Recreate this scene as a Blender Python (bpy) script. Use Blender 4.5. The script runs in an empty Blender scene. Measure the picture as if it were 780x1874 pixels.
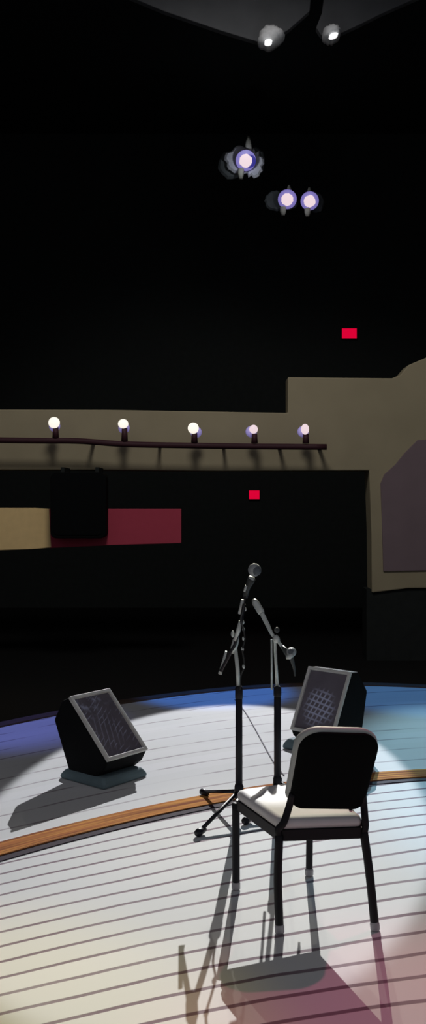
import bpy, bmesh, math, random
from mathutils import Vector, Matrix
random.seed(4)
sc = bpy.context.scene
C = sc.collection
PI = math.pi
F = 1735.0; CX = 390.0; HY = 917.0; CAMH = 1.7

def at(px, py, Y):
    return Vector(((px-CX)/F*Y, Y, CAMH-(py-HY)/F*Y))
def on_floor(px, py):
    return at(px, py, F*CAMH/(py-HY))

# ---------------------------------------------------------------- materials
def mat(name, col, rough=0.6, spec=0.3, metal=0.0, emit=None, es=0.0, bump=0.0, bscale=60.0, vary=0.0, vscale=8.0):
    m = bpy.data.materials.new(name); m.use_nodes = True
    nt = m.node_tree; b = nt.nodes['Principled BSDF']
    b.inputs['Base Color'].default_value = (*col, 1)
    b.inputs['Roughness'].default_value = rough
    b.inputs['Specular IOR Level'].default_value = spec
    b.inputs['Metallic'].default_value = metal
    if emit:
        b.inputs['Emission Color'].default_value = (*emit, 1)
        b.inputs['Emission Strength'].default_value = es
    tc = nt.nodes.new('ShaderNodeTexCoord')
    if vary:
        n = nt.nodes.new('ShaderNodeTexNoise'); n.inputs['Scale'].default_value = vscale; n.inputs['Detail'].default_value = 4
        nt.links.new(tc.outputs['Object'], n.inputs['Vector'])
        mx = nt.nodes.new('ShaderNodeMix'); mx.data_type = 'RGBA'
        mx.inputs[6].default_value = (*[c*(1-vary) for c in col], 1)
        mx.inputs[7].default_value = (*[min(1, c*(1+vary)) for c in col], 1)
        nt.links.new(n.outputs['Fac'], mx.inputs[0]); nt.links.new(mx.outputs[2], b.inputs['Base Color'])
    if bump:
        n = nt.nodes.new('ShaderNodeTexNoise'); n.inputs['Scale'].default_value = bscale
        nt.links.new(tc.outputs['Object'], n.inputs['Vector'])
        bp = nt.nodes.new('ShaderNodeBump'); bp.inputs['Strength'].default_value = bump; bp.inputs['Distance'].default_value = 0.01
        nt.links.new(n.outputs['Fac'], bp.inputs['Height']); nt.links.new(bp.outputs['Normal'], b.inputs['Normal'])
    return m

M = {}
M['house_black'] = mat('house_black_paint', (0.022, 0.025, 0.024), 0.95, 0.02, vary=.2)
M['fascia'] = mat('olive_plaster', (0.34, 0.295, 0.195), 0.9, 0.05, vary=.12, vscale=1.6)
M['alcove'] = mat('plum_plaster', (0.205, 0.155, 0.17), 0.9, 0.05, vary=.12, vscale=2.0)
M['pipe'] = mat('dark_maroon_pipe', (0.05, 0.018, 0.024), 0.6, 0.2)
M['maroon'] = mat('maroon_paint', (0.46, 0.062, 0.10), 0.85, 0.05, vary=.06)
M['tan'] = mat('tan_paint', (0.85, 0.62, 0.30), 0.85, 0.05, vary=.1)
M['exit_case'] = mat('dark_sign_case', (0.01, 0.01, 0.01), 0.6, 0.1)
M['exit_red'] = mat('red_sign_face', (0.05, 0, 0), 0.5, 0.1, emit=(0.70, 0.0, 0.035), es=1.0)
M['baffle'] = mat('dark_grey_panel', (0.11, 0.114, 0.12), 0.8, 0.05, vary=.25, vscale=2.5)
M['housing'] = mat('dusty_grey_housing', (0.55, 0.56, 0.57), 0.7, 0.2, vary=.35, vscale=9, bump=.6, bscale=14)
M['lens'] = mat('white_lens_glow', (0.1, 0.1, 0.1), 0.4, 0.3, emit=(0.88, 0.70, 0.75), es=0.95)
M['lens_cold'] = mat('cool_white_lens_glow', (0.5, 0.5, 0.5), 0.4, 0.3, emit=(1.0, 1.0, 1.0), es=0.95)
M['lens_warm'] = mat('warm_white_lens_glow', (0.5, 0.5, 0.5), 0.4, 0.3, emit=(1.0, 0.93, 0.82), es=0.95)
M['lens_ring'] = mat('violet_lens_ring_glow', (0.2, 0.2, 0.4), 0.4, 0.3, emit=(0.13, 0.10, 0.32), es=1.0)
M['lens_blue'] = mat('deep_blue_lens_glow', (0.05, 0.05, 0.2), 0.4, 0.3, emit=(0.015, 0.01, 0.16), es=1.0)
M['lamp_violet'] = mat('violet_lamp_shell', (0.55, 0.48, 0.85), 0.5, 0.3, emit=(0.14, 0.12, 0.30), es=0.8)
M['flap'] = mat('smoky_flap_metal', (0.11, 0.125, 0.125), 0.5, 0.3, vary=.5, vscale=7)
M['flap_glint'] = mat('reflector_glint_metal', (0.75, 0.82, 0.95), 0.5, 0.4, vary=.4, vscale=12)  # pale smears painted as the lamp's glints on its reflector
M['stub'] = mat('olive_grey_bracket', (0.42, 0.42, 0.36), 0.7, 0.2)
M['frame_black'] = mat('black_powder_coated_tube', (0.006, 0.006, 0.009), 0.5, 0.25)
M['shell_black'] = mat('black_back_shell', (0.0035, 0.0042, 0.0045), 0.8, 0.06)
M['pad'] = mat('pale_seat_vinyl', (0.66, 0.64, 0.66), 0.6, 0.25, vary=.08, vscale=10)
M['pad_back'] = mat('grey_back_vinyl', (0.50, 0.53, 0.52), 0.55, 0.3, vary=.12, vscale=14)
M['glide'] = mat('grey_glide_plastic', (0.35, 0.34, 0.36), 0.5, 0.3)
M['stand_black'] = mat('black_stand_tube', (0.006, 0.005, 0.010), 0.45, 0.3)
M['chrome'] = mat('worn_chrome_tube', (0.62, 0.66, 0.64), 0.42, 0.5, 0.55, vary=.3, vscale=20)
M['mic_grille'] = mat('silver_mic_mesh', (0.42, 0.45, 0.46), 0.5, 0.4, 0.4, bump=.5, bscale=260)
M['mic_front'] = mat('slate_mic_mesh', (0.13, 0.15, 0.17), 0.6, 0.3, 0.2, bump=.5, bscale=260)
M['mic_body'] = mat('dark_grey_mic_body', (0.05, 0.055, 0.055), 0.5, 0.3)
M['cable'] = mat('black_cable', (0.02, 0.02, 0.02), 0.5, 0.4)
M['cabinet'] = mat('black_speaker_cabinet', (0.0045, 0.005, 0.0055), 0.75, 0.12, bump=.2, bscale=120)
M['rim'] = mat('grey_speaker_rim', (0.60, 0.60, 0.57), 0.55, 0.3, vary=.2, vscale=12)
M['base_teal'] = mat('teal_grey_base', (0.14, 0.20, 0.22), 0.7, 0.2, vary=.2, vscale=9)
M['nosing'] = mat('dark_brown_nosing', (0.10, 0.065, 0.05), 0.7, 0.15, vary=.3, vscale=5)
M['rubber_shade'] = mat('dark_plum_rubber_and_shade', (0.045, 0.032, 0.045), 0.8, 0.1)  # rubber of the monitor feet; also colours the shadow strip beside the inlay

class G:                                              # tiny node-graph helper
    def __init__(s, m): s.nt = m.node_tree
    def n(s, t, **kw):
        x = s.nt.nodes.new(t)
        for k, v in kw.items(): setattr(x, k, v)
        return x
    def put(s, sock, v):
        if isinstance(v, bpy.types.NodeSocket): s.nt.links.new(v, sock)
        else: sock.default_value = v
    def math(s, op, a, b=0.0, clamp=False):
        x = s.n('ShaderNodeMath', operation=op, use_clamp=clamp)
        s.put(x.inputs[0], a); s.put(x.inputs[1], b); return x.outputs[0]
    def mapr(s, v, a, b, c, d, smooth=True):
        x = s.n('ShaderNodeMapRange', interpolation_type='SMOOTHSTEP' if smooth else 'LINEAR')
        s.put(x.inputs[0], v)
        for i, k in enumerate((a, b, c, d)): x.inputs[i+1].default_value = k
        return x.outputs[0]
    def mix(s, f, a, b):
        x = s.n('ShaderNodeMix', data_type='RGBA')
        s.put(x.inputs[0], f); s.put(x.inputs[6], a); s.put(x.inputs[7], b); return x.outputs[2]
    def noise(s, vec, scale, detail=3):
        x = s.n('ShaderNodeTexNoise'); x.inputs['Scale'].default_value = scale; x.inputs['Detail'].default_value = detail
        s.put(x.inputs['Vector'], vec); return x.outputs['Fac']

def floor_mat():
    m = mat('pale_plank_floor', (0.7, 0.7, 0.7), 0.75, 0.12); g = G(m); b = m.node_tree.nodes['Principled BSDF']
    tc = g.n('ShaderNodeTexCoord'); v = tc.outputs['Object']
    sp = g.n('ShaderNodeSeparateXYZ'); g.put(sp.inputs[0], v); x, y = sp.outputs[0], sp.outputs[1]
    slope = g.mapr(y, 3.1, 5.0, 0.36, 0.585, False)
    wob = g.math('MULTIPLY', g.math('SUBTRACT', g.noise(v, 1.6, 2), .5), .045)
    S = g.math('ADD', g.math('SUBTRACT', y, g.math('MULTIPLY', slope, x)), g.math('MULTIPLY', g.math('MULTIPLY', x, x), .12))
    S = g.math('ADD', S, wob)
    q = g.math('DIVIDE', g.math('ADD', S, 0.046), 0.146)
    fr = g.math('FRACT', q)
    d = g.math('MINIMUM', fr, g.math('SUBTRACT', 1.0, fr))
    up_ = g.math('GREATER_THAN', S, 5.38)
    q2 = g.math('DIVIDE', S, 0.27); fr2 = g.math('FRACT', q2); d2 = g.math('MULTIPLY', g.math('MINIMUM', fr2, g.math('SUBTRACT', 1.0, fr2)), .27)
    d = g.math('ADD', g.math('MULTIPLY', g.math('MULTIPLY', d, .146), g.math('SUBTRACT', 1.0, up_)), g.math('MULTIPLY', d2, up_))
    seam = g.mapr(d, 0.0078, 0.0138, 1.0, 0.0)
    # seam colour paled past the inlay to paint in the light pool's glare
    st = g.n('ShaderNodeMapping'); st.inputs['Scale'].default_value = (1.1, 2.6, 1); g.put(st.inputs[0], v)
    glare_fade = g.mapr(g.noise(st.outputs[0], 1.3, 3), 0.42, 0.56, 0.05, 0.62)
    back = g.mapr(S, 5.3, 6.0, 0.0, 1.0)
    front_str = g.mapr(g.noise(v, 2.2, 2), 0.2, 0.7, 0.80, 1.0)
    mixs = g.math('ADD', g.math('MULTIPLY', back, glare_fade), g.math('MULTIPLY', g.math('SUBTRACT', 1.0, back), front_str))
    seam = g.math('MULTIPLY', seam, mixs)
    fl = g.math('FLOOR', q)
    wn = g.n('ShaderNodeTexWhiteNoise', noise_dimensions='1D'); g.put(wn.inputs['W'], fl)
    base = g.mix(wn.outputs['Value'], (0.68, 0.68, 0.66, 1), (0.74, 0.735, 0.73, 1))
    base = g.mix(g.mapr(g.noise(v, 0.9, 5), .3, .7, 0, .5), base, (0.64, 0.66, 0.68, 1))
    col = g.mix(seam, base, (0.20, 0.14, 0.17, 1))
    g.put(b.inputs['Base Color'], col)
    g.put(b.inputs['Roughness'], 0.78)
    bp = g.n('ShaderNodeBump'); bp.inputs['Strength'].default_value = .25; bp.inputs['Distance'].default_value = .004
    g.put(bp.inputs['Height'], g.math('SUBTRACT', 1.0, seam)); g.put(b.inputs['Normal'], bp.outputs['Normal'])
    return m
def inlay_mat():                                      # streaky amber boards; UV: v runs across the strip
    m = mat('amber_wood_inlay', (0.5, 0.25, 0.1), 0.9, 0.04); g = G(m); b = m.node_tree.nodes['Principled BSDF']
    uv = g.n('ShaderNodeUVMap').outputs[0]
    mp = g.n('ShaderNodeMapping'); mp.inputs['Scale'].default_value = (1.2, 7.0, 1); g.put(mp.inputs[0], uv)
    f = g.mapr(g.noise(mp.outputs[0], 1.0, 3), .35, .68, 0, 1)
    c = g.mix(f, (0.25, 0.085, 0.04, 1), (0.64, 0.30, 0.08, 1))
    mp2 = g.n('ShaderNodeMapping'); mp2.inputs['Scale'].default_value = (.9, 3.0, 1); mp2.inputs['Location'].default_value = (4, 2, 0); g.put(mp2.inputs[0], uv)
    f2 = g.mapr(g.noise(mp2.outputs[0], 1.3, 2), .45, .7, 0, .8)
    g.put(b.inputs['Base Color'], g.mix(f2, c, (0.46, 0.17, 0.06, 1)))
    return m
def grille_mat(name, off, grid):                       # scratched speaker cloth, UV 0..1
    m = mat(name, (0.03, 0.03, 0.04), 0.6, 0.25); g = G(m); b = m.node_tree.nodes['Principled BSDF']
    uv = g.n('ShaderNodeUVMap').outputs[0]
    nz = g.n('ShaderNodeTexNoise'); nz.inputs['Scale'].default_value = 2.2; g.put(nz.inputs['Vector'], uv)
    def wave(rot, sc_, dist, seed, w0):
        mp = g.n('ShaderNodeMapping'); mp.inputs['Rotation'].default_value = (0, 0, rot); mp.inputs['Location'].default_value = (seed, seed*.7, 0)
        g.put(mp.inputs[0], uv)
        w = g.n('ShaderNodeTexWave'); w.inputs['Scale'].default_value = sc_; w.inputs['Distortion'].default_value = dist; w.inputs['Detail Scale'].default_value = .5
        g.put(w.inputs[0], mp.outputs[0]); return g.mapr(w.outputs['Fac'], w0, 1.0, 0, 1)
    sp = g.n('ShaderNodeSeparateXYZ'); g.put(sp.inputs[0], uv)
    dx = g.math('SUBTRACT', sp.outputs[0], .5+off); dy = g.math('SUBTRACT', sp.outputs[1], .55)
    r = g.math('SQRT', g.math('ADD', g.math('MULTIPLY', dx, dx), g.math('MULTIPLY', dy, dy)))
    mask = g.mapr(g.math('ADD', r, g.math('MULTIPLY', g.math('SUBTRACT', nz.outputs['Fac'], .5), .5)), .22, .5, 1, 0)
    a = wave(.35, 2.6, 1.6, off*9+1, .55 if grid else .8); c = wave(1.75, 2.4, 1.8, off*5+3, .6 if grid else .85)
    l = g.math('MULTIPLY', g.math('MAXIMUM', a, c), mask)
    if not grid:
        n2 = g.noise(uv, 5.0, 4); smear = g.math('MULTIPLY', g.mapr(n2, .48, .68, 0, .8), g.mapr(g.math('ADD', g.math('MULTIPLY', dx, .6), g.math('SUBTRACT', .95, sp.outputs[1])), .2, -.25, 0, 1))
        fine = g.math('MULTIPLY', wave(1.1, 3.2, 5.0, 2.3, .86), g.mapr(g.noise(uv, 3.0, 2), .42, .6, 0, .7))
        l = g.math('MAXIMUM', g.math('MAXIMUM', smear, fine), g.math('MULTIPLY', g.math('MULTIPLY', a, mask), .35))
    base = g.mix(nz.outputs['Fac'], (0.105, 0.092, 0.115, 1), (0.19, 0.17, 0.20, 1))
    g.put(b.inputs['Base Color'], g.mix(g.math('MULTIPLY', l, .85 if grid else .8), base, (0.52, 0.56, 0.76, 1)))
    return m
M['floor'] = floor_mat(); M['inlay'] = inlay_mat()
M['grille_a'] = grille_mat('scuffed_grille_cloth', -0.12, False)
M['grille_b'] = grille_mat('cross_scratched_grille', 0.0, True)

# ---------------------------------------------------------------- mesh helpers
def obj(name, bm, m, parent=None, smooth=False, origin=None, bevel=0):
    bmesh.ops.recalc_face_normals(bm, faces=bm.faces)
    o0 = Vector(origin) if origin is not None else (root_loc(parent) if parent else Vector((0, 0, 0)))
    bmesh.ops.translate(bm, verts=bm.verts, vec=-o0)
    me = bpy.data.meshes.new(name); bm.to_mesh(me); bm.free()
    for mm in (m if isinstance(m, (list, tuple)) else [m]): me.materials.append(mm)
    o = bpy.data.objects.new(name, me); C.objects.link(o)
    if smooth:
        for p in me.polygons: p.use_smooth = True
    if bevel:
        md = o.modifiers.new('bevel', 'BEVEL'); md.width = bevel; md.segments = 2; md.limit_method = 'ANGLE'
    if parent: o.parent = parent; o.location = o0 - root_loc(parent)
    else: o.location = o0
    return o
def root_loc(o):
    v = Vector((0, 0, 0))
    while o: v += Vector(o.location); o = o.parent
    return v
def thing(name, label, cat, loc, group=None):
    o = bpy.data.objects.new(name, None); C.objects.link(o); o.location = loc; o.empty_display_size = .1
    o['label'] = label; o['category'] = cat
    if group: o['group'] = group
    return o
def tag(o, label, cat, group=None):
    o['label'] = label; o['category'] = cat
    if group: o['group'] = group
    return o
def struct(o): o['kind'] = 'structure'; return o

def box(bm, a, b):
    a, b = Vector(a), Vector(b)
    vs = [bm.verts.new((x, y, z)) for x in (a.x, b.x) for y in (a.y, b.y) for z in (a.z, b.z)]
    for f in ((0,1,3,2), (4,6,7,5), (0,4,5,1), (2,3,7,6), (0,2,6,4), (1,5,7,3)): bm.faces.new([vs[i] for i in f])
    return bm
def smooth_path(pts, n=6):
    pts = [Vector(p) for p in pts]
    if len(pts) < 3: return pts
    P = [2*pts[0]-pts[1]] + pts + [2*pts[-1]-pts[-2]]; out = []
    for i in range(1, len(P)-2):
        for k in range(n):
            t = k/n; a, b, c, d = P[i-1], P[i], P[i+1], P[i+2]
            out.append(.5*((2*b)+(c-a)*t+(2*a-5*b+4*c-d)*t*t+(3*b-a-3*c+d)*t**3))
    out.append(pts[-1]); return out
def tube(bm, pts, r, seg=12, smooth=False, caps=True):
    pts = smooth_path(pts) if smooth else [Vector(p) for p in pts]
    rs = r if isinstance(r, (list, tuple)) else [r]*len(pts)
    if len(rs) != len(pts):
        k = len(rs)-1; rs = [rs[min(k, int(i/(len(pts)-1)*k))]*(1-(i/(len(pts)-1)*k) % 1)+rs[min(k, int(i/(len(pts)-1)*k)+1)]*((i/(len(pts)-1)*k) % 1) for i in range(len(pts))]
    t = (pts[1]-pts[0]).normalized(); up = Vector((0, 0, 1)) if abs(t.z) < .9 else Vector((1, 0, 0))
    n = t.cross(up).normalized(); rings = []
    for i, p in enumerate(pts):
        t2 = (pts[min(i+1, len(pts)-1)]-pts[max(i-1, 0)]).normalized()
        n = (n-t2*n.dot(t2)).normalized(); b = t2.cross(n)
        rings.append([bm.verts.new(p+(n*math.cos(a)+b*math.sin(a))*rs[i]) for a in [2*PI*k/seg for k in range(seg)]])
    for a, b in zip(rings, rings[1:]):
        for k in range(seg): bm.faces.new((a[k], a[(k+1) % seg], b[(k+1) % seg], b[k]))
    if caps: bm.faces.new(rings[0][::-1]); bm.faces.new(rings[-1])
    return bm
def ball(bm, c, r, sc_=(1, 1, 1), u=20, v=14):
    res = bmesh.ops.create_uvsphere(bm, u_segments=u, v_segments=v, radius=r)
    bmesh.ops.scale(bm, vec=sc_, verts=res['verts']); bmesh.ops.translate(bm, vec=c, verts=res['verts']); return bm
def loft(bm, rings, cap=True):
    R = [[bm.verts.new(p) for p in ring] for ring in rings]; n = len(R[0])
    for a, b in zip(R, R[1:]):
        for k in range(n): bm.faces.new((a[k], a[(k+1) % n], b[(k+1) % n], b[k]))
    if cap: bm.faces.new(R[0][::-1]); bm.faces.new(R[-1])
    return bm
def extrude(bm, pts, vec):
    vec = Vector(vec); return loft(bm, [[Vector(p) for p in pts], [Vector(p)+vec for p in pts]])
def rrect(hw, hh, r, n=7, top=None):                  # rounded rectangle, optional different half width at the top
    out = []
    for cx, cy, a0 in ((1, 1, 0), (-1, 1, 90), (-1, -1, 180), (1, -1, 270)):
        for k in range(n+1):
            a = math.radians(a0+90*k/n)
            x, y = cx*(hw-r)+r*math.cos(a), cy*(hh-r)+r*math.sin(a)
            if top: x *= 1+(top/hw-1)*(y/hh*.5+.5)
            out.append((x, y))
    return out
def bm_(): return bmesh.new()

# ---------------------------------------------------------------- the setting
def edge_y(x):
    if x < -3: return edge_y(-3) - (-3-x)*.9
    return 8.72-.205*(x-1.2)**2 if x < 3.6 else edge_y(3.59)-(x-3.59)*.7
def deck():
    bm = bm_(); xs = [-6+12*i/96 for i in range(97)]
    front = [Vector((x, edge_y(x), 0)) for x in xs]
    ring = front+[Vector((6, -3, 0)), Vector((-6, -3, 0))]
    loft(bm, [[p+Vector((0, 0, -.9)) for p in ring], ring]); return bm
struct(obj('floor', deck(), M['floor']))
def ribbon(fn, xs, w0, w1, z0, z1, name, m):           # strip following y = fn(x), offsets w0..w1 along the normal
    bm = bm_(); uvl = bm.loops.layers.uv.new('UVMap'); rows = []; L = 0; prev = None
    for x in xs:
        e = 1e-3; t = Vector((2*e, fn(x+e)-fn(x-e), 0)).normalized(); n = Vector((-t.y, t.x, 0)); p = Vector((x, fn(x), 0))
        if prev is not None: L += (p-prev).length
        prev = p; a, b = p+n*w0, p+n*w1
        rows.append(([bm.verts.new(a+Vector((0, 0, z0))), bm.verts.new(a+Vector((0, 0, z1))), bm.verts.new(b+Vector((0, 0, z1))), bm.verts.new(b+Vector((0, 0, z0)))], L))
    for (r, l), (s, l2) in zip(rows, rows[1:]):
        for k in range(4):
            f = bm.faces.new((r[k], s[k], s[(k+1) % 4], r[(k+1) % 4]))
            for lp, (uu, vv) in zip(f.loops, ((l, 0), (l2, 0), (l2, 1), (l, 1))): lp[uvl].uv = (uu, vv)
    bm.faces.new(rows[0][0]); bm.faces.new(rows[-1][0][::-1])
    return struct(obj(name, bm, m))
xsE = [-5.6+11.2*i/140 for i in range(141)]
ribbon(edge_y, xsE, 0.0, 0.11, -.12, .012, 'trim_1', M['nosing'])
def inlay_y(x):
    if x < -1.6: return inlay_y(-1.6)+(x+1.6)*1.09
    if x > 1.75: return inlay_y(1.75)+(x-1.75)*.04
    return 5.385+.59*x-.157*x*x
xsI = [-3.4+7.6*i/110 for i in range(111)]
ribbon(inlay_y, xsI, -.07, .085, .0005, .011, 'trim_2', M['inlay'])
ribbon(inlay_y, xsI, -.125, -.07, .0005, .005, 'trim_shade_line', M['rubber_shade'])  # dark strip drawn in as the shadow line on the inlay's near side

struct(obj('floor', box(bm_(), (-9, 2, -1.2), (9, 26, -1.0)), M['exit_case'])).name = 'floor_house'
struct(obj('wall_back', box(bm_(), (-9, 24, -1), (9, 24.3, 11)), M['house_black']))
struct(obj('wall_left', box(bm_(), (-9.3, 6, -1), (-9, 24.3, 11)), M['house_black']))
struct(obj('wall_right', box(bm_(), (9, 6, -1), (9.3, 24.3, 11)), M['house_black']))
struct(obj('ceiling', box(bm_(), (-9.3, 6, 11), (9.3, 24.3, 11.2)), M['house_black']))

# balcony front and the pier that steps up beside it
BY = 16.0
def poly_at(pxs, Y): return [at(px, py, Y) for px, py in pxs]
struct(obj('wall_balcony', extrude(bm_(), poly_at([(-560, 748), (200, 750), (527, 755.5), (527, 690), (600, 691), (718, 692), (733, 686), (748, 668), (790, 650), (900, 630), (1360, 630), (1360, 1070),
        (747, 1077), (681, 1085), (680, 980), (676, 861), (400, 862), (200, 860), (-560, 859)], BY), (0, .5, 0)), M['fascia'], bevel=.02))
struct(obj('trim_4', extrude(bm_(), poly_at([(702, 1046), (700, 960), (697, 885), (704, 868), (724, 850), (742, 828), (765, 805), (900, 800), (1000, 1040)], BY-.03), (0, .05, 0)), M['alcove'], bevel=.008))
# dark dado below the pier, floor of the auditorium to the pier's foot
struct(obj('wall_dado', box(bm_(), (2.6, 16.05, -1), (9, 16.5, at(0, 1079, 16).z)), M['house_black']))

# maroon and tan front panels under the balcony
PY = 15.6
p = obj('wall_panel', extrude(bm_(), poly_at([(90, 931), (332, 931), (332, 994), (200, 998), (90, 1003)], PY), (0, .2, 0)), M['maroon'], bevel=.01, origin=at(210, 1000, PY))
tag(p, 'maroon front panel of the booth below the balcony, partly behind a black cabinet', 'panel')
p = obj('wall_panel', extrude(bm_(), poly_at([(-160, 930), (60, 930), (90, 931), (94, 1002), (60, 1005), (-160, 1012)], PY-.005), (0, .2, 0)), M['tan'], bevel=.01, origin=at(30, 1005, PY))
tag(p, 'tan front panel at the far left end of the maroon panel', 'panel')
t = thing('equipment_cabinet', 'black round-cornered cabinet hanging in front of the maroon panel', 'cabinet', at(143, 984, 15.2))
o2 = [Vector((at(143, 925, 15.2).x+x, 15.2, at(143, 925, 15.2).z+z)) for x, z in rrect(.445, .53, .1)]
obj('cabinet_body', extrude(bm_(), o2, (0, .35, 0)), M['shell_black'], t, bevel=.01)
for hx in (-.28, .28): obj('hanger_arm', box(bm_(), (at(143, 925, 15.2).x+hx-.03, 15.5, 2.05), (at(143, 925, 15.2).x+hx+.03, 16.0, 2.1+.15)), M['house_black'], t)
for hx in (-.28, .28): obj('hanger_arm', box(bm_(), (at(143, 925, 15.2).x+hx-.03, 15.4, 2.1), (at(143, 925, 15.2).x+hx+.03, 15.52, 2.25)), M['house_black'], t)
o3 = [Vector((at(143, 925, 15.2).x+x, 15.19, at(143, 925, 15.2).z+z)) for x, z in rrect(.39, .47, .07)]
obj('front_cover', extrude(bm_(), o3, (0, .02, 0)), M['shell_black'], t)

# exit signs
for px, py, w, h, lab in ((639.5, 610.5, 27, 18, 'small glowing red sign high on the black wall above the stepped pier'),
                          (465.5, 905.5, 19, 15.5, 'small glowing red sign in the dark just below the balcony front')):
    Y = 23.9; c = at(px, py, Y); sx, sz = w/2/F*Y, h/2/F*Y
    t = thing('exit_sign', lab, 'sign', c, 'red signs in the dark hall')
    obj('sign_case', box(bm_(), (c.x-sx-.012, Y, c.z-sz-.012), (c.x+sx+.012, Y+.1, c.z+sz+.012)), M['exit_case'], t, bevel=.006)
    obj('lit_face', box(bm_(), (c.x-sx, Y-.012, c.z-sz), (c.x+sx, Y, c.z+sz)), M['exit_red'], t)

# pipe along the balcony front
YP = 15.55
t = thing('lighting_pipe', 'long dark maroon pipe running along the olive balcony front', 'pipe', at(598, 818, YP))
obj('pipe', tube(bm_(), [at(-400, 800, YP), at(30, 806, YP), at(140, 807, YP), at(230, 813, YP), at(355, 815.5, YP), at(470, 817, YP), at(598, 818, YP)], .049, 14, True), M['pipe'], t, True)
for px, py in ((165, 808), (290, 814), (410, 816.5), (515, 817.5), (590, 818)):
    obj('bracket', box(bm_(), at(px-3, py+3, YP), at(px+3, py-3, YP)+Vector((0, .45, 0))), M['pipe'], t)

YL = YP
def front_disc(bm, c, r, depth, dirv, seg=28, jit=0.0, squash=1.0, r2=None):
    d = Vector(dirv).normalized(); n = d.cross(Vector((0, 0, 1))).normalized(); b = n.cross(d)
    js = [1+random.uniform(-jit, jit) for _ in range(seg)]
    ring = lambda rr, off: [c+d*off+(n*math.cos(2*PI*k/seg)*squash+b*math.sin(2*PI*k/seg))*rr*js[k] for k in range(seg)]
    return loft(bm, [ring(r2 or r, -depth), ring(r, 0)])
cup = Vector((0, -1, -.22))
for (px, py, ex, ey, side, bright, lab) in (
    (100, 774, 9.5, 9, (0, 6), 'lens_warm', 'leftmost small globe lamp on the balcony pipe, round and white above a wide violet shell'),
    (226, 776, 8.5, 7.5, (1, 7), 'lens_warm', 'globe lamp on the balcony pipe above the maroon panel, second from the left'),
    (354, 784, 9, 9, (5, 7), 'lens_warm', 'globe lamp in the middle of the balcony pipe, violet shell peeking at lower right'),
    (464, 786, 7, 7, (-4, 4), 'lens', 'small globe lamp on the balcony pipe straight above the lower red sign'),
    (558, 786, 6.5, 8.5, (-3, 4), 'lens', 'rightmost globe lamp near the end of the balcony pipe')):
    base = at(px+2, {100: 801.5, 226: 807.5, 354: 810, 464: 811, 558: 811.5}[px], YL)
    t = thing('globe_lamp', lab, 'lamp', base, 'small lamps along the balcony pipe')
    s = YL/F; c = at(px, py, YL)
    obj('stem', tube(bm_(), [base, at(px+2, py+8, YL)], [.055, .045], 12), M['pipe'], t, True)
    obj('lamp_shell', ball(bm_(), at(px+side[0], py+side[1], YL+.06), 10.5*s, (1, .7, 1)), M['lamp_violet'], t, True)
    obj('bulb', ball(bm_(), c+Vector((0, -.05, 0)), 1.0, (ex*s*1.12, .06, ey*s*1.15)), M[bright], t, True)

# hanging spotlights
def hanging(px, py, k, lab, wings, YH=20.0, blue=False, stub=(0, 40, 30)):
    s = YH/F*k; c = at(px, py, YH); d = Vector((-c.x*.9, 5-YH, -c.z)).normalized()
    t = thing('stage_spotlight', lab, 'spotlight', c, 'round spotlights hanging in the dark hall')
    back = c - d*.35
    obj('lamp_can', tube(bm_(), [c-d*.4, c-d*.25, c-d*.04], [11*s, 16*s, 18*s], 24), M['house_black'], t, True)
    obj('lens_ring', front_disc(bm_(), c, 18.5*s, .05, d), M['lens_ring'], t)
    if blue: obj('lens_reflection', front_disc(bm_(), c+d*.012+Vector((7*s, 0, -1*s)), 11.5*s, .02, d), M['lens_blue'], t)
    obj('lens', front_disc(bm_(), c+d*.03, 11.8*s, .04, d, jit=.05), M['lens'], t)
    obj('bracket', tube(bm_(), [c+Vector((stub[0]*s, .05, 16*s)), c+Vector((stub[0]*s, .05, (stub[1]-10)*s)), c+Vector((stub[0]*s, .05, stub[1]*s))], [7*s, 5*s, 2.2*s], 12), M['stub'], t, True)
    obj('knob', tube(bm_(), [c+Vector((-(stub[0]+4)*s, .05, -14*s)), c+Vector((-(stub[0]+4)*s, .05, -22*s)), c+Vector((-(stub[0]+4)*s, .05, -stub[2]*s))], [6*s, 6*s, 3.5*s], 12), M['stub'], t, True)
    for (dx, dz, rx, rz, mm, jit, tw) in wings:
        bm = bm_(); n = 26
        def ring(f, off, bulge=0):
            return [c+Vector((dx*s+math.cos(2*PI*q/n)*rx*s*f*js[q], (.16 if mm == 'flap_glint' else .3)+off, (dz+6)*s+math.sin(2*PI*q/n)*rz*s*f*js[q])) for q in range(n)]
        js = [1+random.uniform(-jit, jit) for _ in range(n)]
        loft(bm, [ring(.92, .1), ring(1, .07), ring(1, .04), ring(.85, 0.0)])
        obj('reflector_flap', bm, M[mm], t)
hanging(450, 294, 1.0, 'largest round spotlight high in the dark, with pale reflector glints and pointed bracket',
        [(-24, -3, 27, 27, 'flap', .05, -.25), (17, 3, 20, 27, 'flap', .06, .25), (-12, 2, 24, 24, 'flap_glint', .16, 0), (13, -5, 19, 25, 'flap_glint', .16, 0)], blue=True, stub=(5, 46, 32))
hanging(526, 365, 0.93, 'left one of the close pair of round white spotlights', [(-21, 1, 21, 20, 'flap', .08, -.3), (5, 0, 20, 16, 'flap', .06, .3)], stub=(4, 29, 30))
hanging(567, 368, 0.9, 'right one of the close pair of round white spotlights', [(17, 2, 17, 21, 'flap', .07, .3)], stub=(0, 29, 30))

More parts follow.
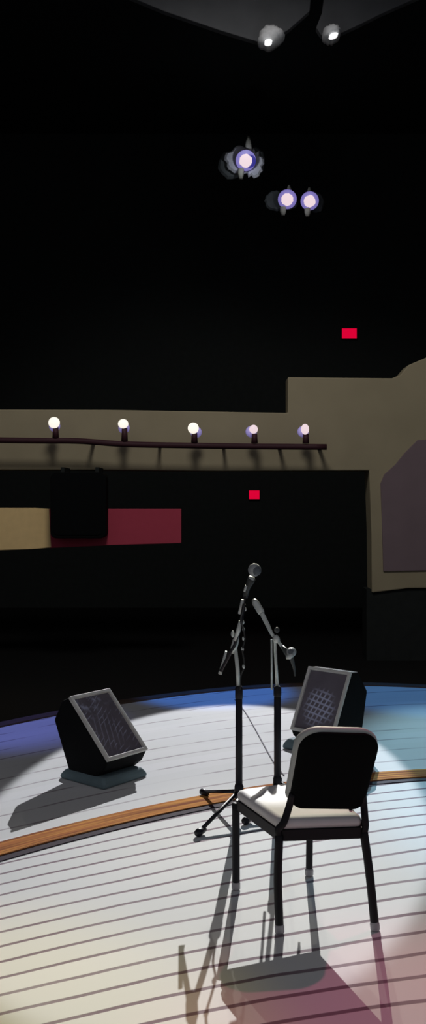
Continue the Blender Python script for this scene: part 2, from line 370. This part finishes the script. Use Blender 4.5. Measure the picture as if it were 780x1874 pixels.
# angular ceiling baffles with their lamps
YB = 14.0
def baffle(outline, depth, lab):
    o = obj('ceiling_baffle', extrude(bm_(), poly_at(outline, YB), (0, depth, 0)), M['baffle'], origin=at(*outline[0], YB), bevel=.01)
    return tag(o, lab, 'ceiling panel')
baffle([(488, 81), (405, 56), (300, 20), (180, -30), (90, -75), (575, -75), (567, 20), (530, 53)], .12, 'dark grey angular ceiling panel behind the larger lamp at the top')
baffle([(604, 70), (588, 64), (579, 50), (590, 22), (602, -75), (700, -75), (900, -75), (800, -20), (700, 24), (660, 44)], .12, 'dark grey angular ceiling panel behind the smaller lamp at the top right')
def crumple(name_lab, outline, lens, lw, lh, tilt):
    c0 = at(sum(p[0] for p in outline)/len(outline), sum(p[1] for p in outline)/len(outline), YB-.3)
    t = thing('ceiling_lamp', name_lab, 'lamp', c0, 'lamps on the ceiling panels')
    O = poly_at(outline, YB-.3); n = 4*len(O); path = []
    for i in range(len(O)):
        for k in range(4): path.append(O[i].lerp(O[(i+1) % len(O)], k/4)+Vector((random.uniform(-.012, .012), 0, random.uniform(-.012, .012))))
    def ring(f, off): return [c0+(p-c0)*f+Vector((0, off, 0)) for p in path]
    obj('lamp_housing', loft(bm_(), [ring(.9, .3), ring(1, .2), ring(1, .06), ring(.8, -.03), ring(.45, -.07)]), M['housing'], t, True)
    L = at(lens[0], lens[1], YB-.36); s = (YB-.36)/F; pts = []
    for q in range(24):
        a = 2*PI*q/24; x, z = math.cos(a)*lw*s, math.sin(a)*lh*s
        pts.append(L+Vector((x*math.cos(tilt)-z*math.sin(tilt), 0, x*math.sin(tilt)+z*math.cos(tilt))))
    obj('lens', extrude(bm_(), pts, (0, .08, 0)), M['lens_cold'], t)
crumple('larger crumpled grey ceiling lamp at the top, lit at its lower tip', [(472, 70), (477, 56), (485, 45), (493, 46), (500, 44), (508, 47), (519, 55), (522, 61), (512, 69), (500, 77), (488, 79)], (491.5, 75.5), 7, 4.2, .15)
crumple('smaller round grey ceiling lamp at the top right', [(593, 60), (593, 51), (601, 45), (610, 43), (620, 46), (625, 52), (624, 61), (615, 66), (603, 66)], (611, 63.5), 8.5, 3.6, .3)

# ---------------------------------------------------------------- stage monitors
def wedge(lab, BL, BR, dirv, prof, hw, gm, base_lab, base_rng, neck):
    """BL, BR: ground positions under the low front edge; dirv: unit way back from that edge; prof: (u, height) side outline,
       first two points are the low and high edge of the face."""
    BL, BR, d = Vector(BL), Vector(BR), Vector(dirv).normalized(); w = (BR-BL)
    ctr = (BL+BR)/2+d*.2; ctr.z = 0
    t = thing('stage_monitor', lab, 'loudspeaker', ctr, 'stage monitors on the upstage deck')
    P = lambda u, v, s: BL+w*s+d*u+Vector((0, 0, v))
    obj('cabinet', loft(bm_(), [[P(u, v, 0) for u, v in prof], [P(u, v, 1) for u, v in prof]]), M['cabinet'], t, bevel=.012)
    (u0, v0), (u1, v1) = prof[0], prof[1]; fd = Vector((u1-u0, v1-v0)).normalized(); L = Vector((u1-u0, v1-v0)).length
    nrm = (Vector((0, 0, 1))*fd.x - d*fd.y).normalized(); W = w.length
    Q = lambda a, b, off=0: P(u0+fd.x*b, v0+fd.y*b, a/W)+nrm*off     # a across, b up the face
    rw = .022
    bm = bm_()
    outer = [(0, 0), (W, 0), (W, L), (0, L)]; inner = [(rw, rw), (W-rw, rw), (W-rw, L-rw), (rw, L-rw)]
    V = [[bm.verts.new(Q(a, b, o_)) for a, b in pts] for pts, o_ in ((outer, -.004), (outer, .018), (inner, .018), (inner, -.004))]
    for r, s in ((0, 1), (1, 2), (2, 3), (3, 0)):
        for k in range(4): bm.faces.new((V[r][k], V[r][(k+1) % 4], V[s][(k+1) % 4], V[s][k]))
    obj('rim', bm, M['rim'], t, bevel=.004)
    bm = bm_(); uvl = bm.loops.layers.uv.new('UVMap'); N = 10; vs = {}
    for i in range(N+1):
        for j in range(N+1):
            a, b = i/N, j/N; bow = .008*(1-(2*a-1)**2)*(1-(2*b-1)**2)
            vs[i, j] = bm.verts.new(Q(rw+(W-2*rw)*a, rw+(L-2*rw)*b, .003+bow))
    for i in range(N):
        for j in range(N):
            ks = [(i, j), (i+1, j), (i+1, j+1), (i, j+1)]; f = bm.faces.new([vs[k] for k in ks])
            for lp, k in zip(f.loops, ks): lp[uvl].uv = (k[0]/N, k[1]/N*1.35)
    obj('grille', bm, gm, t, True)
    # low base the cabinet is propped on
    ua, ub, sa, sb, h = base_rng
    low = [P(ua, 0, sa), P(ua, 0, sb), P(ub, 0, sb), P(ub, 0, sa)]
    c = sum(low, Vector())/4
    top = [c+(p_-c)*.86+Vector((0, 0, h)) for p_ in low]; mid = [p_+Vector((0, 0, h*.45)) for p_ in low]
    obj('base', loft(bm_(), [low, mid, top]), M['base_teal'], t, bevel=.015)
    for s in (0.3, .7): obj('rubber_foot', tube(bm_(), [P(neck[0], neck[1], s), P(neck[0]+.001, neck[1]+.03, s)], .02, 10), M['rubber_shade'], t)
    return t
wedge('left stage monitor tilted back, scuffed grille facing right', (-.625, 5.59, 0), (-.408, 5.85, 0), (-.77, .64, 0),
      [(0, .16), (.34, .494), (.40, .47), (.475, .34), (.34, .05), (.10, .05), (.035, .10)], .34, M['grille_a'], '', (.0, .39, -.08, 1.02, .06), (.2, .02))
wedge('right stage monitor behind the chair, cross-scratched grille facing left', (.535, 6.50, 0), (.80, 6.27, 0), (.655, .755, 0),
      [(0, .13), (.22, .535), (.30, .53), (.42, .38), (.34, .06), (.10, .04), (.02, .09)], .34, M['grille_b'], '', (-.03, .36, -.16, 1.0, .07), (.2, .02))

# ---------------------------------------------------------------- chair
A, B, Cc, D = (on_floor(*p_) for p_ in ((512, 1708), (687, 1703), (432, 1628), (566, 1603)))
ctr = (A+B+Cc+D)/4
chair = thing('stacking_chair', 'black-framed chair with pale seat and black rounded backrest turned away from view', 'chair', ctr)
SH = .397                                              # height of the frame under the cushion
sRL, sRR, sFL, sFR = Vector((.262, 3.755, 0)), Vector((.603, 3.79, 0)), Vector((.100, 4.15, 0)), Vector((.440, 4.29, 0))
up = lambda v, z: Vector((v.x, v.y, z))
def leg(path, r=.0125):
    o = obj('leg', tube(bm_(), path, r, 14, True), M['frame_black'], chair, True)
    f = Vector(path[0]); dn = (Vector(path[1])-f).normalized()
    g_ = obj('foot_glide', tube(bm_(), [up(f, 0), up(f, .006)+dn*.0, f+dn*.022, f+dn*.03], [.015, .019, .019, .0165], 14), M['glide'], o, True)
    return o
leg([up(A, .006), A.lerp(sRL, .5)+Vector((-.006, 0, .2)), up(sRL, SH-.02)], .017)
leg([up(B, .006), B.lerp(sRR, .55)+Vector((.002, 0, .22)), up(sRR, SH-.02)], .017)
leg([up(Cc, .006), Cc.lerp(sFL, .5)+Vector((0, 0, .2)), up(sFL, SH-.02)], .017)
leg([up(D, .006), D.lerp(sFR, .5)+Vector((0, 0, .2)), up(sFR, SH-.02)], .0155)
def quad_ring(z, inset, rad=.16, n=7):
    out = []
    for (x, y) in rrect(1-inset, 1-inset, rad, n):
        s, q = (x+1)/2, (y+1)/2
        p_ = (sRL.lerp(sRR, s)).lerp(sFL.lerp(sFR, s), q); out.append(up(p_, z))
    return out
# black frame: a solid rail ring under the cushion
bm = bm_()
rings = [quad_ring(SH-.044, -.02), quad_ring(SH-.040, -.035), quad_ring(SH, -.035), quad_ring(SH, .14), quad_ring(SH-.04, .14)]
R = [[bm.verts.new(p_) for p_ in r_] for r_ in rings]; n = len(R[0])
for i in range(5):
    a, b = R[i], R[(i+1) % 5]
    for k in range(n): bm.faces.new((a[k], a[(k+1) % n], b[(k+1) % n], b[k]))
obj('seat_frame', bm, M['frame_black'], chair)
def seat_ring(z, ins, crown): return quad_ring(z, ins)
seat = obj('seat', loft(bm_(), [quad_ring(SH-.002, .05), quad_ring(SH+.004, 0.0), quad_ring(SH+.022, -.015), quad_ring(SH+.036, .01), quad_ring(SH+.043, .07), quad_ring(SH+.041, .22), quad_ring(SH+.034, .5), quad_ring(SH+.030, .8)]), M['pad'], chair, True)
# backrest: local frame u across, v up the back, f to the front of the chair
bl, br = at(531, 1484, 3.80), at(661, 1486, 3.83); tl = at(549, 1334, 3.66)
ax = (br-bl).normalized(); upv = (tl-bl); upv = (upv-ax*upv.dot(ax)).normalized(); fr = upv.cross(ax).normalized()
if fr.y < 0: fr = -fr
bc = (at(531, 1484, 3.80)+at(661, 1486, 3.83)+at(549, 1335, 3.66)+at(690, 1337, 3.70))/4
bc = bc+upv*.006-ax*(-.007); hwb, hh = .154, .176
fd = Vector((-.33, .93, .10)).normalized()
def bring(ins, off, grow=0.0, rise=0.0):
    out = []
    W_, H_ = hwb-ins+grow, hh-ins+grow
    for cx, cy, a0, rad in ((1, 1, 0, .078), (-1, 1, 90, .078), (-1, -1, 180, .045), (1, -1, 270, .045)):
        rad = max(.012, rad-ins+grow)
        for k in range(9):
            a = math.radians(a0+90*k/8); x, y = cx*(W_-rad)+rad*math.cos(a), cy*(H_-rad)+rad*math.sin(a)
            x *= 1+.02*y/hh
            if y > 0: y += .014*(1-min(1, abs(x)/hwb)**2)*y/hh
            bow = -.024*(1-(x/hwb)**2)
            out.append(bc+ax*(x+.055*y)+upv*(y+rise)+fr*bow+fd*off)
    return out
obj('back_shell', loft(bm_(), [bring(.05, -.012), bring(.012, -.012), bring(.002, -.008), bring(0, 0), bring(0, .01), bring(.01, .014)]), M['shell_black'], chair, True)
obj('backrest', loft(bm_(), [bring(.02, .010), bring(.002, .010, .004, .004), bring(0, .018, .007, .008), bring(0, .046, .004, .008), bring(.004, .058, 0, .006), bring(.02, .066), bring(.06, .068)]), M['pad_back'], chair, True)
# curved uprights joining seat frame and backrest
for s, c0 in ((-1, sRL), (1, sRR)):
    j = bc+ax*(s*(hwb-.012))-upv*(hh-.03)-ax*.010+fr*.0
    k0 = up(c0, SH-.03); mid = k0.lerp(j, .45)+Vector((s*.006, -.01, .0))
    if s < 0: pth = [k0, k0+Vector((-.004, 0, .03)), k0+Vector((.018, 0, .060)), j+Vector((-.012, .0, -.03)), j+upv*.03]
    else: pth = [k0, k0+Vector((.006, 0, .035)), k0+Vector((.004, .0, .07)), j+Vector((.010, 0, -.02)), j+upv*.04]
    obj('back_upright', tube(bm_(), pth, .0145, 14, True), M['frame_black'], chair, True)
obj('brace', tube(bm_(), [at(641, 1480, 3.87), at(655, 1498, 3.85), at(666, 1514, 3.80)], .0075, 8), M['frame_black'], chair, True)

# ---------------------------------------------------------------- microphone stands
def tripod(t, base, hubz, feet, r=.011):
    for f in feet:
        f = Vector(f); hub = Vector((base.x, base.y, hubz))
        hp = hub+(f-up(base, 0)).normalized()*.02
        lg = obj('leg', tube(bm_(), [hp, f+Vector((0, 0, .022))], [r, r*.9], 10), M['stand_black'], t, True)
        dd = (f-up(base, 0)).normalized()
        obj('rubber_foot', tube(bm_(), [up(f, .024)-dd*.05, up(f, .021), up(f, .020)+dd*.015], [.014, .021, .018], 12), M['stand_black'], lg, True)
    obj('hub', tube(bm_(), [up(base, hubz-.045), up(base, hubz-.03), up(base, hubz+.03), up(base, hubz+.05)], [.014, .025, .025, .017], 14), M['stand_black'], t, True)
SY1 = 5.1; b1 = Vector(((437.5-CX)/F*SY1, SY1, 0))
s1 = thing('microphone_stand', 'taller boom microphone stand, left of the two, with a dangling looped cable', 'microphone stand', b1, 'boom stands behind the chair')
tripod(s1, b1, .135, [on_floor(372, 1456), on_floor(364, 1531), Vector((.53, 5.07, 0))])
z_cl = at(437, 1262, SY1).z
obj('lower_pole', tube(bm_(), [up(b1, .14), up(b1, z_cl-.02)], [.0195, .0185], 14), M['stand_black'], s1, True)
obj('clutch', tube(bm_(), [up(b1, z_cl-.05), up(b1, z_cl-.045), up(b1, z_cl+.01), up(b1, z_cl+.02)], [.017, .021, .021, .014], 14), M['stand_black'], s1, True)
piv = at(430, 1180, SY1)
obj('upper_pole', tube(bm_(), [up(b1, z_cl-.02), at(435, 1225, SY1), piv], [.010, .011, .010], 12), M['chrome'], s1, True)
obj('boom_clamp', tube(bm_(), [at(425, 1196, SY1), at(428, 1186, SY1), at(432, 1172, SY1), at(434, 1165, SY1)], [.008, .018, .018, .010], 12), M['chrome'], s1, True)
obj('boom', tube(bm_(), [at(404, 1228, SY1+.05), at(430, 1180, SY1-.02), at(441, 1142, SY1-.06), at(447, 1106, SY1-.1)], [.009, .009, .009, .009], 12), M['stand_black'], s1, True)
obj('counterweight', tube(bm_(), [at(403, 1233, SY1+.06), at(405, 1224, SY1+.05), at(414, 1192, SY1+.03)], [.011, .008, .007], 12), M['chrome'], s1, True)
obj('boom_sleeve', tube(bm_(), [at(430, 1172, SY1-.03), at(436, 1155, SY1-.05), at(441, 1137, SY1-.06)], [.009, .012, .012], 12), M['chrome'], s1, True)
obj('boom_tip', tube(bm_(), [at(439, 1123, SY1-.07), at(442, 1110, SY1-.08), at(445, 1098, SY1-.09)], .0105, 12), M['chrome'], s1, True)
obj('tightening_knob', ball(bm_(), at(426, 1160, SY1-.03), .012, (.8, 1, 1.6)), M['chrome'], s1, True)
obj('clip', tube(bm_(), [at(449, 1095, SY1-.1), at(451, 1082, SY1-.1), at(454, 1072, SY1-.1)], [.012, .016, .015], 12), M['stand_black'], s1, True)

mic = thing('microphone', 'round-headed microphone pointing up at the top of the taller stand', 'microphone', at(452, 1085, SY1-.12), 'stage microphones')
mc = at(466, 1043, SY1-.16)
obj('mic_body', tube(bm_(), [at(448, 1092, SY1-.12), at(453, 1076, SY1-.13), at(459, 1063, SY1-.145), at(461, 1059, SY1-.15)], [.010, .014, .020, .021], 16), M['mic_body'], mic, True)
obj('collar', tube(bm_(), [at(457, 1066, SY1-.142), at(459.5, 1061, SY1-.147), at(461.5, 1056, SY1-.15)], [.016, .019, .017], 16), M['chrome'], mic, True)
obj('mesh_head', ball(bm_(), mc, .0345), M['mic_grille'], mic, True)
obj('mesh_face', ball(bm_(), mc+Vector((.008, -.012, -.003)), .027), M['mic_front'], mic, True)
obj('side_switch', tube(bm_(), [at(447, 1083, SY1-.15), at(451, 1072, SY1-.155)], [.006, .007], 8), M['chrome'], mic, True)

cb = obj('microphone_cable', tube(bm_(), [at(449, 1092, SY1-.13), at(446, 1112, SY1-.13), at(441, 1132, SY1-.11), at(446, 1152, SY1-.07), at(448, 1170, SY1-.06), at(444, 1188, SY1-.06), at(446, 1204, SY1-.05), at(447, 1221, SY1-.05), at(441, 1236, SY1-.035), at(440, 1262, SY1-.03)], .0042, 8, True), M['cable'], origin=at(449, 1092, SY1-.13))
tag(cb, 'thin dark cable dangling along the pole of the taller microphone stand', 'cable')
for px, py in ((449.5, 1092), (449, 1115), (445, 1139), (446, 1152), (446, 1169), (444, 1188), (446, 1220)):
    obj('cable_glint', tube(bm_(), [at(px-.5, py-3.5, SY1-.055), at(px, py, SY1-.058), at(px+.4, py+3, SY1-.055)], [.0045, .0085, .0045], 8), M['chrome'], cb, True)  # chrome beads modelled as the highlights dotted along the cable

SY2 = 5.25; b2 = Vector(((508-CX)/F*SY2, SY2, 0))
s2 = thing('microphone_stand', 'shorter boom microphone stand, right of the two, its arm sloping down to the right', 'microphone stand', b2, 'boom stands behind the chair')
tripod(s2, b2, .135, [on_floor(450, 1509), Vector((b2.x+.05, b2.y+.36, 0)), Vector((b2.x+.36, b2.y-.14, 0))])
z2 = at(505, 1262, SY2).z
obj('lower_pole', tube(bm_(), [up(b2, .14), up(b2, z2)], [.0195, .0195], 14), M['stand_black'], s2, True)
obj('clutch', tube(bm_(), [up(b2, z2-.04), up(b2, z2-.03), up(b2, z2+.01), up(b2, z2+.02)], [.019, .022, .022, .014], 14), M['stand_black'], s2, True)
obj('upper_pole', tube(bm_(), [up(b2, z2), at(505, 1210, SY2), at(503, 1166, SY2)], [.0085, .0085, .0085], 12), M['chrome'], s2, True)
obj('cable_guide', tube(bm_(), [at(497.5, 1262, SY2-.02), at(497.5, 1215, SY2-.02), at(497, 1170, SY2-.02)], .0055, 10), M['chrome'], s2, True)
obj('counterweight', tube(bm_(), [at(464.5, 1098, SY2+.08), at(467, 1102, SY2+.07), at(478, 1120, SY2+.06), at(480, 1123, SY2+.05)], [.012, .020, .020, .014], 14), M['chrome'], s2, True)
obj('boom', tube(bm_(), [at(479, 1122, SY2+.05), at(490, 1144, SY2+.03), at(497, 1159, SY2), at(506, 1170, SY2-.02), at(514, 1180, SY2-.04), at(523, 1194, SY2-.06)], [.013, .012, .009, .009, .009, .008], 12, True), M['chrome'], s2, True)
obj('boom_clamp', tube(bm_(), [at(503, 1163, SY2-.03), at(506, 1170, SY2-.035), at(509, 1174, SY2-.03)], [.013, .020, .014], 12), M['chrome'], s2, True)
obj('tightening_knob', ball(bm_(), at(507, 1153, SY2+.02), .015, (1, 1, 1)), M['mic_body'], s2, True)
mic2 = thing('microphone', 'microphone drooping from the low end of the shorter stand\'s arm', 'microphone', at(528, 1196, SY2-.1), 'stage microphones')
c2 = at(533.5, 1193.5, SY2-.12)
obj('mic_body', tube(bm_(), [at(517, 1183, SY2-.07), at(522, 1190, SY2-.09), at(528, 1197, SY2-.11)], [.010, .014, .018], 14), M['mic_body'], mic2, True)
obj('mesh_head', ball(bm_(), c2, .027, (1, 1, .95)), M['mic_grille'], mic2, True)
obj('mesh_face', ball(bm_(), c2+Vector((-.003, -.012, .004)), .018), M['mic_front'], mic2, True)
obj('collar', tube(bm_(), [at(524, 1203, SY2-.14), at(530, 1202, SY2-.145), at(536, 1198, SY2-.14)], [.011, .014, .012], 12), M['chrome'], mic2, True)
cb2 = obj('microphone_cable', tube(bm_(), [at(532, 1200, SY2-.14), at(536, 1212, SY2-.12), at(539, 1226, SY2-.1), at(540, 1237, SY2-.09)], [.014, .010, .006, .004], 10, True), M['mic_body'], origin=at(532, 1200, SY2-.14))
tag(cb2, 'short dark cable tail hanging under the lower drooping microphone', 'cable')
# thin cable lying on the upstage deck
fc = obj('floor_cable', tube(bm_(), [on_floor(430, 1281)+Vector((0, 0, .004)), on_floor(449, 1304)+Vector((0, 0, .004)), on_floor(470, 1340)+Vector((0, 0, .004)), on_floor(500, 1394)+Vector((0, 0, .004)), on_floor(520, 1420)+Vector((0, 0, .004))], .0045, 8, True), mat('grey_cord', (.28, .27, .30), .6, .2), origin=on_floor(430, 1281))
tag(fc, 'thin grey cord lying straight across the deck between the two stands', 'cable')

# ---------------------------------------------------------------- lights
def spot(name, loc, target, half, blend, energy, col, size=.08):
    l = bpy.data.lights.new(name, 'SPOT'); l.energy = energy; l.color = col; l.spot_size = math.radians(half*2); l.spot_blend = blend; l.shadow_soft_size = size
    o = bpy.data.objects.new(name, l); C.objects.link(o); o.location = loc
    o.rotation_euler = (Vector(target)-Vector(loc)).to_track_quat('-Z', 'Y').to_euler(); return o
K = at(450, 294, 19.8)
K2 = at(526, 365, 19.7)
spot('key_spotlight', K2, (.02, 5.74, 0), 4.4, .12, 12300, (.94, .95, 1.0), .03)
spot('key_spotlight', K2, (.1, 2.3, 0), 6.0, 1.0, 6300, (1.0, .95, .74), .03)
spot('faint_spotlight', K, (-.3, 2.8, 0), 5.0, .8, 1300, (1.0, .95, .80), .03)
spot('side_spotlight', at(566, 368, 19.8), (1.85, 5.9, 0), 4.4, .7, 7500, (.42, .80, 1.0), .05)
spot('blue_spotlight', (-.1, 9.5, 7.5), (.0, 8.45, 0), 6.0, .5, 1100, (.02, .24, 1.0), .1)
spot('blue_spotlight', (2.2, 9.5, 7.5), (1.9, 8.3, 0), 7.5, .6, 620, (.0, .34, 1.0), .1)
spot('blue_spotlight', (-3.2, 9.0, 6.5), (-1.75, 7.35, 0), 9, .7, 800, (.16, .22, 1.0), .1)
spot('yellow_spotlight', (-2.5, 6.5, 7.0), (-.75, 3.0, 0), 8, 1.0, 560, (1.0, .74, .03), .06)
spot('pink_spotlight', (2.8, 6.5, 7.0), (.75, 2.9, 0), 8, 1.0, 620, (1.0, .14, .32), .06)
spot('cyan_spotlight', (4.0, 8.5, 7.0), (1.1, 4.9, 0), 8, 1.0, 300, (.08, .6, 1.0), .06)
spot('balcony_fill', (-.5, 8.0, 9.5), (0.3, 16, 1.9), 38, .5, 1100, (1.0, .96, .93), 1.2)  # added fill without a fixture, brightens the balcony front and booth panels
def spill(loc, e, col):
    l = bpy.data.lights.new('lamp_spill', 'POINT'); l.energy = e; l.color = col; l.shadow_soft_size = .03
    o = bpy.data.objects.new('lamp_spill', l); C.objects.link(o); o.location = loc
spill(at(450, 294, 19.5), 4.5, (.85, .9, 1.0)); spill(at(526, 365, 19.5), 1.6, (.9, .9, 1.0)); spill(at(567, 368, 19.5), 1.6, (.9, .9, 1.0))
spill(at(491.5, 77, 13.35), .9, (1, 1, 1)); spill(at(611, 65, 13.35), .7, (1, 1, 1))

w = bpy.data.worlds.new('dim_hall'); sc.world = w; w.use_nodes = True
w.node_tree.nodes['Background'].inputs[0].default_value = (.93, .92, 1.0, 1)
w.node_tree.nodes['Background'].inputs[1].default_value = .17

# ---------------------------------------------------------------- camera
cam = bpy.data.cameras.new('camera'); co = bpy.data.objects.new('camera', cam); C.objects.link(co)
co.location = (0, 0, CAMH); co.rotation_euler = (PI/2, 0, 0)
cam.sensor_fit = 'AUTO'; cam.sensor_width = 36; cam.lens = F/1874*36; cam.shift_y = -20/1874; cam.clip_end = 100
sc.camera = co
sc.view_settings.view_transform = 'Standard'; sc.view_settings.look = 'None'
sc.view_settings.exposure = 0; sc.view_settings.gamma = 1; sc.view_settings.use_curve_mapping = False
